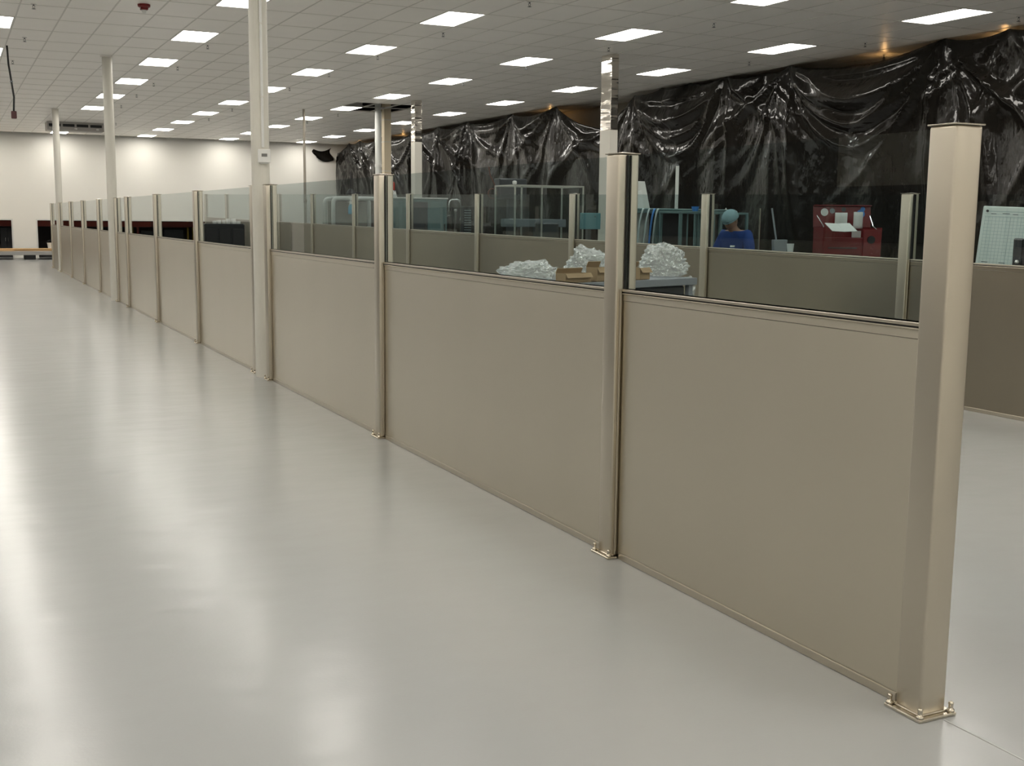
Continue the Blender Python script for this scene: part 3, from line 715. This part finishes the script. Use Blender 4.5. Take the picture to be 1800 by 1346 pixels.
# teal screen and dark chair
Y = 15.4; a = ony(1022, 374, Y); b = ony(1056, 396, Y)
t = thing('screen_cabinet', 'teal backed monitor on a stand behind the rear partition', 'monitor', ((a.x+b.x)/2, Y, 0)); wv = (b.x-a.x)/2
obj('screen', B(-wv, wv, 0, .05, b.z-.06, a.z, .008), mat('teal_panel', (.12, .30, .33), .35, var=.05), t); obj('stand_post', B(-.03, .03, .05, .11, .75, b.z-.06), darkgrey, t)
obj('desk', B(-.45, .35, -.1, .5, .72, .75, .005), teal, t)
for x in (-.42, .30):
    for y in (-.07, .44): obj('desk_leg', B(x, x+.04, y, y+.04, 0, .72), darkgrey, t)
obj('button', lathe([(.012, 0), (.014, .005), (.008, .01)], 10, None, (wv*.4, -.005, a.z-.06)), blackm, t)
# high pipe shelf with white instruments and hoses
Y = 13.4; a = ony(1112, 366, Y); b = ony(1240, 352, Y+.4)
t = thing('pipe_shelf', 'tall shelf frame carrying teal pipes and drooping hoses behind the rear partition', 'shelf', (0, 0, 0)); z0 = a.z-.03
obj('deck', B(a.x, b.x+.1, Y, Y+.6, z0-.03, z0, .004), teal, t)
for x in (a.x+.04, (a.x+b.x)/2, b.x):
    for y in (Y+.03, Y+.54): obj('leg', B(x, x+.04, y, y+.04, 0, z0-.03), teal, t)
for k in range(5): obj('pipe', tube([(a.x-.05, Y+.02+.06*k, z0+.018), (a.x+.5, Y+.05+.065*k, z0+.018), (b.x+.15, Y+.07+.07*k, z0+.018)], .017, 8), hose_m if k % 2 else teal, t, smooth=True)
for k, x in enumerate((1121, 1132, 1141, 1147)):
    p = ony(x, 372, Y-.05); q_ = ony(x-5+k, 440, Y-.05)
    obj('hose', tube(bez((p.x+.14, Y+.02, z0+.02), (p.x+.02, Y-.12, z0+.05), (p.x-.03, Y-.08, z0-.2), (q_.x, Y-.05, .5), 16), .013, 7), hose_m if k != 2 else bluep, t, smooth=True)
p = ony(1140, 368, Y+.25); s_ = pxs(Y, 1140)
t = thing('instrument', 'pale sloping instrument housing standing on the pipe shelf', 'instrument', (p.x, Y+.5, z0))
bm = bmesh.new(); hw_ = 22*s_; hh = ony(1140, 319, Y+.5).z-z0
vs = [bm.verts.new(v) for v in ((-hw_, -.03, 0), (hw_, -.03, 0), (hw_, .09, 0), (-hw_, .09, 0), (-hw_*1.1, .0, hh*.72), (hw_*.45, .0, hh), (hw_*.45, .09, hh), (-hw_*1.1, .09, hh*.95), (-hw_*1.1, .0, hh*.95))]
bm.free(); bm = B(-hw_, hw_, -.03, .09, 0, hh, .008, 2)
for v in bm.verts:
    if v.co.z > hh*.5: v.co.x = v.co.x*.72-hw_*.30
obj('housing', bm, whitem, t); f_ = obj('front_panel', B(-hw_*.35, hw_*.42, -.055, -.032, -.0, hh*.62, .006), paper, t, (0, 0, .0), (0, math.radians(-9), 0)); f_.location = (-.02, 0, .02)
obj('vent', B(-hw_*.9, -hw_*.4, -.034, -.03, hh*.55, hh*.75), greym, t)
p = ony(1155, 390, Y-.1)
t = thing('chute', 'pale tapering chute hanging below the pipe shelf', 'chute', (p.x, Y+.3, 0)); zt_ = z0-.035; 
bm = B(-.06, .1, -.05, .05, .6, zt_, .006)
for v in bm.verts:
    if v.co.z < 1: v.co.x = v.co.x*.35+.05
obj('body', bm, whitem, t); obj('stand', B(-.02, .12, -.1, .1, 0, .6, .01), teal, t)
p = ony(1213, 340, Y+.2); pt = ony(1213, 290, Y+.2)
t = thing('status_tube', 'white vertical tube lamp rising from the pipe shelf', 'lamp', (p.x, Y+.53, z0))
obj('tube', C((0, 0, .02), (0, 0, pt.z-z0), .024, n=14), whitem, t); obj('base', lathe([(.04, 0), (.04, .015), (.024, .03)], 14), darkgrey, t); obj('top_cap', lathe([(.024, pt.z-z0), (.018, pt.z-z0+.02), (0, pt.z-z0+.025)], 14), darkgrey, t)
p = ony(1222, 368, 12.7)
# teal frame racks
def rack(x0, x1, ytop, Y, label, shelves):
    a = ony(x0, ytop, Y); b = ony(x1, ytop, Y); t = thing('frame_rack', label, 'rack', (a.x, Y, 0)); wv = b.x-a.x; z = a.z
    obj('top', B(0, wv, 0, .5, z-.03, z, .004), teal, t)
    for x in (0, wv-.035):
        for y in (0, .465): obj('upright', B(x, x+.035, y, y+.035, 0, z-.03), teal, t)
    for h in shelves: obj('shelf', B(.0, wv, .0, .5, h, h+.02), darkgrey, t)
    obj('back_panel', B(.035, wv-.035, .45, .46, .3, z-.03), blackm, t)
    return t, z
_, zr1 = rack(1196, 1246, 371, 12.7, 'tall teal frame rack with black back beside the pipe shelf', (.3, .9))
p = ony(1222, 370, 12.9)
o = obj('blue_tub', lathe([(.035, 0), (.05, .06), (.052, .065), (.04, .065)], 14), bluep, None, (p.x, 12.9, zr1)); tag(o, 'small blue plastic tub on top of the teal frame rack', 'tub')
_, zr2 = rack(1254, 1316, 373, 14.3, 'teal frame rack with bright top edge standing behind the worker', (.3, .9))
for k, (x, h_) in enumerate(((1276, .07), (1290, .03), (1294, .03))):
    p = ony(x, 372, 14.45)
    o = obj('small_bottle', lathe([(.016, 0), (.018, h_*.6), (.007, h_*.8), (.007, h_)], 10), whitem, None, (p.x, 14.45, zr2)); tag(o, 'tiny white bottle on top of the rack behind the worker', 'bottle', 'tiny bottles on the rack')
# bench with cup, pole, dustpan
t = thing('work_bench', 'dark standing work bench close behind the rear partition by the worker', 'bench', (8.35, 9.2, 0))
obj('top', B(0, .7, 0, 2.0, 1.215, 1.255, .006), darkgrey, t)
for x in (.03, .62):
    for y in (.03, 1.92): obj('leg', B(x, x+.05, y, y+.05, 0, 1.215), darkgrey, t)
obj('stretcher', B(.04, .66, .9, .94, .3, .34), darkgrey, t)
p = onz(1389, 446, 1.17); p = onx(1389, 440, 8.6)
t = thing('cup', 'white paper cup standing on the dark bench by the rear partition', 'cup', (8.6, p.y, 1.255))
obj('body', lathe([(.0, .0), (.030, .0), (.040, .125), (.037, .125), (.028, .004)], 16), paper, t, smooth=False); obj('rim', lathe([(.039, .121), (.043, .124), (.043, .129), (.037, .13)], 16), paper, t)
p = onx(1335, 375, 8.95)
t = thing('pole', 'thin upright steel pole standing at the bench end beside the worker', 'pole', (8.95, p.y+.75, 0)); t.location = (8.98, onx(1335, 400, 8.98).y, 0)
t.location.x = 9.3; t.location.y = onx(1335, 400, 9.3).y
obj('shaft', C((0, 0, .02), (0, 0, ony(1335, 366, t.location.y).z), .012, n=8), steel_base, t); obj('foot', lathe([(.12, 0), (.12, .015), (.02, .03)], 16), darkgrey, t)
a = onx(1357, 366, 9.25); b = onx(1368, 425, 9.25)
t = thing('dust_pan', 'grey long handled dust pan leaning on the work bench', 'dust pan', (b.x, b.y, 0))
pz = ony(1368, 421, b.y).z
obj('handle', C((0, -.0, pz-.16), (a.x-b.x, a.y-b.y, a.z), .011, n=8), greym, t)
bm = B(-.11, .11, -.05, .0, pz-.34, pz, .008)
for v in bm.verts:
    if v.co.z < pz-.2: v.co.x *= .75
obj('pan', bm, greym, t); obj('rest_leg', B(-.05, .05, -.06, .01, 0, pz-.34), darkgrey, t)
# ------------------------------------------------------------------ red tool chest
Yt = 11.4; a = ony(1448, 402, Yt); b = ony(1552, 402, Yt); s_ = pxs(Yt, 1500)
face = math.atan2(-(ony(1500, 400, Yt).x), ony(1500, 400, Yt).y)*.55
cx = ony(1500, 400, Yt); wv = 52*s_; zt_ = cx.z
t = thing('tool_chest', 'red metal tool chest with open stickered lid behind the rear partition', 'tool chest', (cx.x, cx.y, 0), face)
obj('cabinet', B(-wv, wv, 0, .45, .12, .95, .01), redm, t)
for x in (-wv+.08, wv-.08):
    for y in (.06, .39): obj('caster', C((x-.02, y, .06), (x+.02, y, .06), .06, n=14), blackm, t)
bm = bmesh.new(); box(bm, -wv*.96, wv*.96, .02, .43, .95, zt_-.13, .006); box(bm, -wv*.96, wv*.96, .40, .43, zt_-.13, zt_); box(bm, -wv*.96, -wv*.96+.02, .02, .40, zt_-.13, zt_); box(bm, wv*.96-.02, wv*.96, .02, .40, zt_-.13, zt_)
obj('top_box', bm, redm, t)
lh = ony(1500, 360, Yt).z-zt_
l_ = obj('lid', B(-wv*.96, wv*.96, 0, .03, 0, lh, .005), redm, t, (0, .43, zt_), (math.radians(-8), 0, 0))
obj('lid_rim', B(-wv*.96, wv*.96, -.05, 0, lh-.012, lh, .003), redm, l_)
for n, (x, z, r1, m_) in enumerate(((-.25, .22, .05, paper), (-.14, .24, .035, greym), (.26, .2, .055, bluep), (.29, .27, .03, bluep), (.02, .26, .03, darkgrey))):
    obj('sticker', C((x*wv/.42, -.0005, z*lh/.32), (x*wv/.42, -.003, z*lh/.32), r1, n=14), m_, l_)
for sx in (-1, 1): obj('lid_stay', tube([(sx*wv*.9, .05, zt_-.05), (sx*wv*.82, .2, zt_+.02), (sx*wv*.88, .40, zt_+.15)], .006, 6), chrome, t)
for k in range(5):
    z = .18+k*.15
    d = obj('drawer', B(-wv+.03, wv*.3, -.015, 0, z, z+.13, .004), redm, t); obj('pull', B(-wv+.1, wv*.2, -.03, -.015, z+.095, z+.115, .003), darkgrey, d)
for k in range(3):
    z = .99+k*.12
    d = obj('drawer', B(-wv*.92, wv*.25, .005, .02, z, z+.1, .003), redm, t); obj('pull', B(-wv*.8, wv*.15, -.008, .005, z+.07, z+.086, .003), darkgrey, d)
d = obj('side_door', B(wv*.34, wv*.94, -.0, .02, .98, zt_-.02, .004), redm, t); obj('lock', C((wv*.6, -.012, zt_-.15), (wv*.6, .0, zt_-.15), .05, n=16), blackm, d)
d = obj('side_door', B(wv*.34, wv*.96, -.015, 0, .18, .92, .004), redm, t); obj('handle', B(wv*.4, wv*.44, -.04, -.015, .5, .62, .004), darkgrey, d)
def local(t, p): return t.matrix_basis @ Vector(p)
MW = Matrix.Translation((cx.x, cx.y, 0)) @ Matrix.Rotation(face, 4, 'Z')
# papers in the chest
def curl(wd, h, bend, nm, label, p, rz, tilt=0):
    bm = bmesh.new(); g = []
    for i in range(9):
        row = []
        for j in range(5):
            u = i/8-.5; v = j/4
            row.append(bm.verts.new((u*wd, bend*math.cos(u*2.6)*(1 if bend > 0 else 1), v*h)))
        g.append(row)
    for a_, b_ in zip(g, g[1:]):
        for j in range(4): bm.faces.new((a_[j], b_[j], b_[j+1], a_[j+1]))
    o = obj(nm, bm, paper, None, MW @ Vector(p), (tilt, 0, face+rz), smooth=True); md = o.modifiers.new('thickness', 'SOLIDIFY'); md.thickness = .002
    return tag(o, label, 'paper')
curl(.15, .21, -.06, 'paper_sheet', 'curled white paper sheet standing in the open tool chest beside the blue sticker', (.15, .30, zt_-.012), .35)
curl(.15, .20, .07, 'paper_sheet', 'curled white paper sheet standing in the open tool chest by the pale stickers', (-.07, .28, zt_-.012), -.35)
t = thing('manual', 'open paper manual lying over the front edge of the red tool chest', 'manual', MW @ Vector((-.17, .0, zt_+.002)), face)
t.rotation_euler = (math.radians(24), 0, face+.15)
for s2 in (-1, 1): obj('page_block', B(min(0, s2*.17), max(0, s2*.17), -.14, .10, 0, .008, .002), paper, t, (0, 0, 0), (0, s2*-.05, 0))
obj('spine', B(-.008, .008, -.14, .10, -.001, .005), whitem, t)
o = obj('paper_note', B(-.06, .06, -.002, .002, 0, .085), paper, None, MW @ Vector((.17, .05, zt_-.135+.006)), (0, 0, face)); tag(o, 'small white note card in the tool chest tray', 'paper'); o.location = MW @ Vector((.17, .42-.05, zt_-.128))
# ------------------------------------------------------------------ chart board at the far right
Yc = 8.5; a = ony(1728, 360, Yc); b = ony(1712, 463, Yc); c_ = ony(1880, 345, Yc-.75)
Wd = (Vector((c_.x, c_.y, 0))-Vector((a.x, a.y, 0))).length; rzc = math.atan2(c_.y-a.y, c_.x-a.x)
Hh = .98
t = thing('chart_board', 'pale chart board ruled in a fine grid on an easel behind the rear partition', 'board', (a.x-.02, a.y, 0), rzc)
z0 = a.z-Hh+.0
tl = math.radians(7)
bd = obj('board', B(0, Wd, 0, .02, 0, Hh, .012, 3), chart, t, (-.03, -.08, z0), (-tl, math.radians(2), 0))
bm = bmesh.new()
for k in range(26): z = .05+k*.034; box(bm, .03, Wd-.03, -.0012, 0, z, z+.0025)
for k in range(int(Wd/.035)-1): x = .035+k*.035; box(bm, x, x+(.005 if k == 7 else .0022), -.0012, 0, .05, Hh-.1)
box(bm, .03, Wd-.03, -.0014, 0, Hh-.055, Hh-.049); box(bm, .03, Wd-.03, -.0014, 0, Hh-.105, Hh-.101)
obj('ruled_grid', bm, mat('grid_ink', (.34, .44, .43), .6, var=.05), bd)
bm = bmesh.new()
for x, z, l_ in [(.09, .90, .05), (.20, .905, .07), (.30, .9, .05), (.45, .895, .08)]+[(.06+.0*k, .36+.02*k, .06) for k in range(4)]+[(.23, .36+.02*k, .06) for k in range(4)]:
    box(bm, x, x+l_, -.0022, -.001, z, z+.006)
obj('writing', bm, ink, bd)
obj('clip', C((.05, -.012, Hh-.05), (.05, 0, Hh-.05), .012, n=12), blackm, bd)
for x in (.05, Wd-.12): obj('easel_leg', B(x, x+.04, .10, .14, 0, z0+.25), darkgrey, t)
obj('ledge', B(-.02, Wd-.1, -.11, .14, z0-.03, z0-.002), darkgrey, t)
p = onx(1800, 440, 8.5)
zmt = ony(1800, 419, p.y).z
t = thing('monitor', 'black boxy monitor standing before the chart board', 'monitor', (8.5+.18, p.y-.12, 0), -.5)
obj('housing', B(-.24, .24, 0, .22, zmt-.42, zmt, .015, 2), blackgloss, t); obj('screen', B(-.2, .2, -.006, 0, zmt-.36, zmt-.05), blackm, t)
obj('pedestal', B(-.08, .08, .05, .17, .75, zmt-.42), blackm, t); obj('stand', B(-.25, .25, -.05, .3, 0, .75, .01), darkgrey, t)
obj('side_knob', lathe([(.012, 0), (.02, .01), (.012, .03)], 10, None, (-.255, .06, zmt-.22)), whitem, t)

# ------------------------------------------------------------------ the worker
def skin_mesh(name, verts, edges, root, sub=2):
    me = bpy.data.meshes.new(name); me.from_pydata([v[0] for v in verts], edges, []); o = bpy.data.objects.new(name, me); COL.objects.link(o)
    o.modifiers.new('s', 'SKIN')
    for i, v in enumerate(verts):
        sv = me.skin_vertices[0].data[i]; r = v[1]; sv.radius = r if isinstance(r, tuple) else (r, r); sv.use_root = (i == root)
    o.modifiers.new('d', 'SUBSURF').levels = sub
    dg = bpy.context.evaluated_depsgraph_get(); dg.update(); ev = o.evaluated_get(dg)
    m2 = bpy.data.meshes.new_from_object(ev); bpy.data.objects.remove(o); bpy.data.meshes.remove(me)
    for p_ in m2.polygons: p_.use_smooth = True
    m2.name = name
    return m2
# local frame: figure faces -Y; x to figure's left
Yp = 11.75; hp = ony(1284, 388, Yp)     # head centre
HZ = hp.z
pr = thing('person', 'worker in a blue t-shirt and pale blue hairnet looking down at the bench', 'person', (0, 0, 0))
fz = math.radians(-74)                  # turn of the body
hip = .88
sh = HZ-.16
V = []; E_ = []
def av(p_, r): V.append((p_, r)); return len(V)-1
pel = av((0, .12, hip), (.16, .12)); sp = av((0, .09, hip+.2), (.145, .11)); ch = av((0, .02, sh-.13), (.17, .12)); nk0 = av((0, -.02, sh+.02), (.10, .075)); nk = av((0, -.06, sh+.07), .055); hd = av((0, -.10, HZ-.03), .07); ht = av((0, -.11, HZ+.03), .075)
E_ += [(pel, sp), (sp, ch), (ch, nk0), (nk0, nk), (nk, hd), (hd, ht)]
for s2 in (-1, 1):
    a1 = av((s2*.17, .0, sh-.02), .07); a2 = av((s2*.235, -.02, sh-.16), .052); a3 = av((s2*.25, -.06, sh-.30), .045); a4 = av((s2*.20, -.20, sh-.38), .036); a5 = av((s2*.13, -.32, sh-.42), .027)
    E_ += [(ch, a1), (a1, a2), (a2, a3), (a3, a4), (a4, a5)]
    prev = a5
    base = Vector((s2*.13, -.32, sh-.42)); d = Vector((-s2*.35, -.9, -.25)).normalized(); sd = Vector((0, 0, 1)).cross(d).normalized()
    pm = av(tuple(base+d*.055), (.034, .018)); E_.append((a5, pm))
    for f, (off, l_) in enumerate(((-.028, .062), (-.010, .074), (.010, .070), (.027, .055))):
        k1 = av(tuple(base+d*.075+sd*off), .0095); k2 = av(tuple(base+d*(.075+l_*.5)+sd*off+Vector((0, 0, -.012))), .0085); k3 = av(tuple(base+d*(.075+l_*.85)+sd*off+Vector((0, 0, -.04))), .0075)
        E_ += [(pm, k1), (k1, k2), (k2, k3)]
    th1 = av(tuple(base+d*.03+sd*(.045*s2)), .011); th2 = av(tuple(base+d*.07+sd*(.055*s2)+Vector((0, 0, -.015))), .009); E_ += [(a5, th1), (th1, th2)]
    h1 = av((s2*.09, .12, hip-.06), .10); k_ = av((s2*.11, .06, .48), .062); an = av((s2*.115, .12, .09), .042); to = av((s2*.13, -.04, .035), (.045, .03))
    E_ += [(pel, h1), (h1, k_), (k_, an), (an, to)]
body_me = skin_mesh('body', V, E_, pel)
body_me.materials.append(skin_m)
root = Vector((hp.x, Yp, 0))-Matrix.Rotation(fz, 3, 'Z') @ Vector((0, -.11, 0)); root.z = 0
pr.location = root; pr.rotation_euler = (0, 0, fz)
bo = put('body', body_me, pr)
# shirt: own skinned shell
V = []; E_ = []
pel = av((0, .12, hip+.02), (.185, .145)); sp = av((0, .09, hip+.2), (.175, .135)); ch = av((0, .02, sh-.13), (.19, .14)); nk0 = av((0, -.025, sh+.015), (.125, .085)); 
E_ += [(pel, sp), (sp, ch), (ch, nk0)]
for s2 in (-1, 1):
    a1 = av((s2*.175, .0, sh-.015), .088); a2 = av((s2*.235, -.02, sh-.15), .074); a3 = av((s2*.25, -.045, sh-.24), .070); E_ += [(ch, a1), (a1, a2), (a2, a3)]
m2 = skin_mesh('t_shirt', V, E_, pel); m2.materials.append(shirt_m); st = put('t_shirt', m2, pr); st['label'] = 'blue cotton t-shirt'
obj('chest_print', B(-.03, .03, -.003, .003, 0, .022), paper, st, (.06, -.135, sh-.16), (-.25, 0, .15))
V = []; E_ = []
pel = av((0, .12, hip), (.185, .145)); 
for s2 in (-1, 1):
    h1 = av((s2*.09, .12, hip-.06), .118); k_ = av((s2*.11, .06, .48), .085); an = av((s2*.115, .115, .10), .07); E_ += [(pel, h1), (h1, k_), (k_, an)]
m2 = skin_mesh('trousers', V, E_, pel); m2.materials.append(trouser_m); put('trousers', m2, pr)
# head: shaped skull, face features, hairnet; tilted down
head = bmesh.new(); bmesh.ops.create_uvsphere(head, u_segments=28, v_segments=20, radius=1)
for v in head.verts:
    c = v.co.copy(); x, y, z = c.x*.076, c.y*.096, c.z*.118
    if z < 0: x *= 1-.28*(-c.z)**1.5; y = y*(1-.12*(-c.z)) - .010*(-c.z)
    if y < -.02:
        fy = math.exp(-(x/.012)**2)*math.exp(-((z+.022)/.022)**2)*.022       # nose
        ey = (math.exp(-((abs(x)-.030)/.013)**2))*math.exp(-((z-.008)/.011)**2)*.010   # eye sockets
        br = math.exp(-((z-.028)/.010)**2)*.004
        mo = math.exp(-(x/.022)**2)*math.exp(-((z+.062)/.008)**2)*.004
        chn = math.exp(-(x/.02)**2)*math.exp(-((z+.098)/.016)**2)*.008
        y += -fy+ey-br+mo-chn
    v.co = (x, y, z)
tilt = math.radians(34)
ho = obj('head', head, skin_m, pr, (0, -.105, HZ), (tilt, 0, math.radians(-6)), smooth=True)
for s2 in (-1, 1):
    bm = bmesh.new(); bmesh.ops.create_uvsphere(bm, u_segments=12, v_segments=8, radius=1)
    for v in bm.verts: v.co = (v.co.x*.010, v.co.y*.020, v.co.z*.032)
    obj('ear', bm, skin_m, ho, (s2*.077, .012, -.005), (0, 0, s2*.4), smooth=True)
    bm = bmesh.new(); bmesh.ops.create_uvsphere(bm, u_segments=12, v_segments=8, radius=.011); obj('eye', bm, blackgloss, ho, (s2*.030, -.083, .008), smooth=True)
obj('brow', tube([(-.048, -.082, .026), (-.03, -.092, .031), (-.012, -.095, .027)], .005, 6), blackm, ho); obj('brow', tube([(.048, -.082, .026), (.03, -.092, .031), (.012, -.095, .027)], .005, 6), blackm, ho)
obj('mouth', tube([(-.022, -.090, -.062), (0, -.096, -.061), (.022, -.090, -.062)], .004, 6), mat('lip', (.25, .10, .08), .5, var=.05), ho)
bm = bmesh.new(); bmesh.ops.create_uvsphere(bm, u_segments=32, v_segments=20, radius=1)
for v in list(bm.verts):
    c = v.co; 
    if c.z < -.35: bm.verts.remove(v); continue
    k = 1+.05*noise.noise(c*5)+.03*math.sin(14*math.atan2(c.y, c.x))*max(0, .3-c.z)
    v.co = (c.x*.094*k, .012+c.y*.114*k, .045+c.z*.090*k)
hn = obj('hairnet', bm, net_m, ho, smooth=True); md = hn.modifiers.new('thickness', 'SOLIDIFY'); md.thickness = .003
hn['label'] = 'pale blue gathered hairnet'
obj('elastic_band', tube([(.092*math.cos(u*math.pi/12)*.99, .012+.112*math.sin(u*math.pi/12), .016) for u in range(25)], .006, 6), net_m, ho, smooth=True)
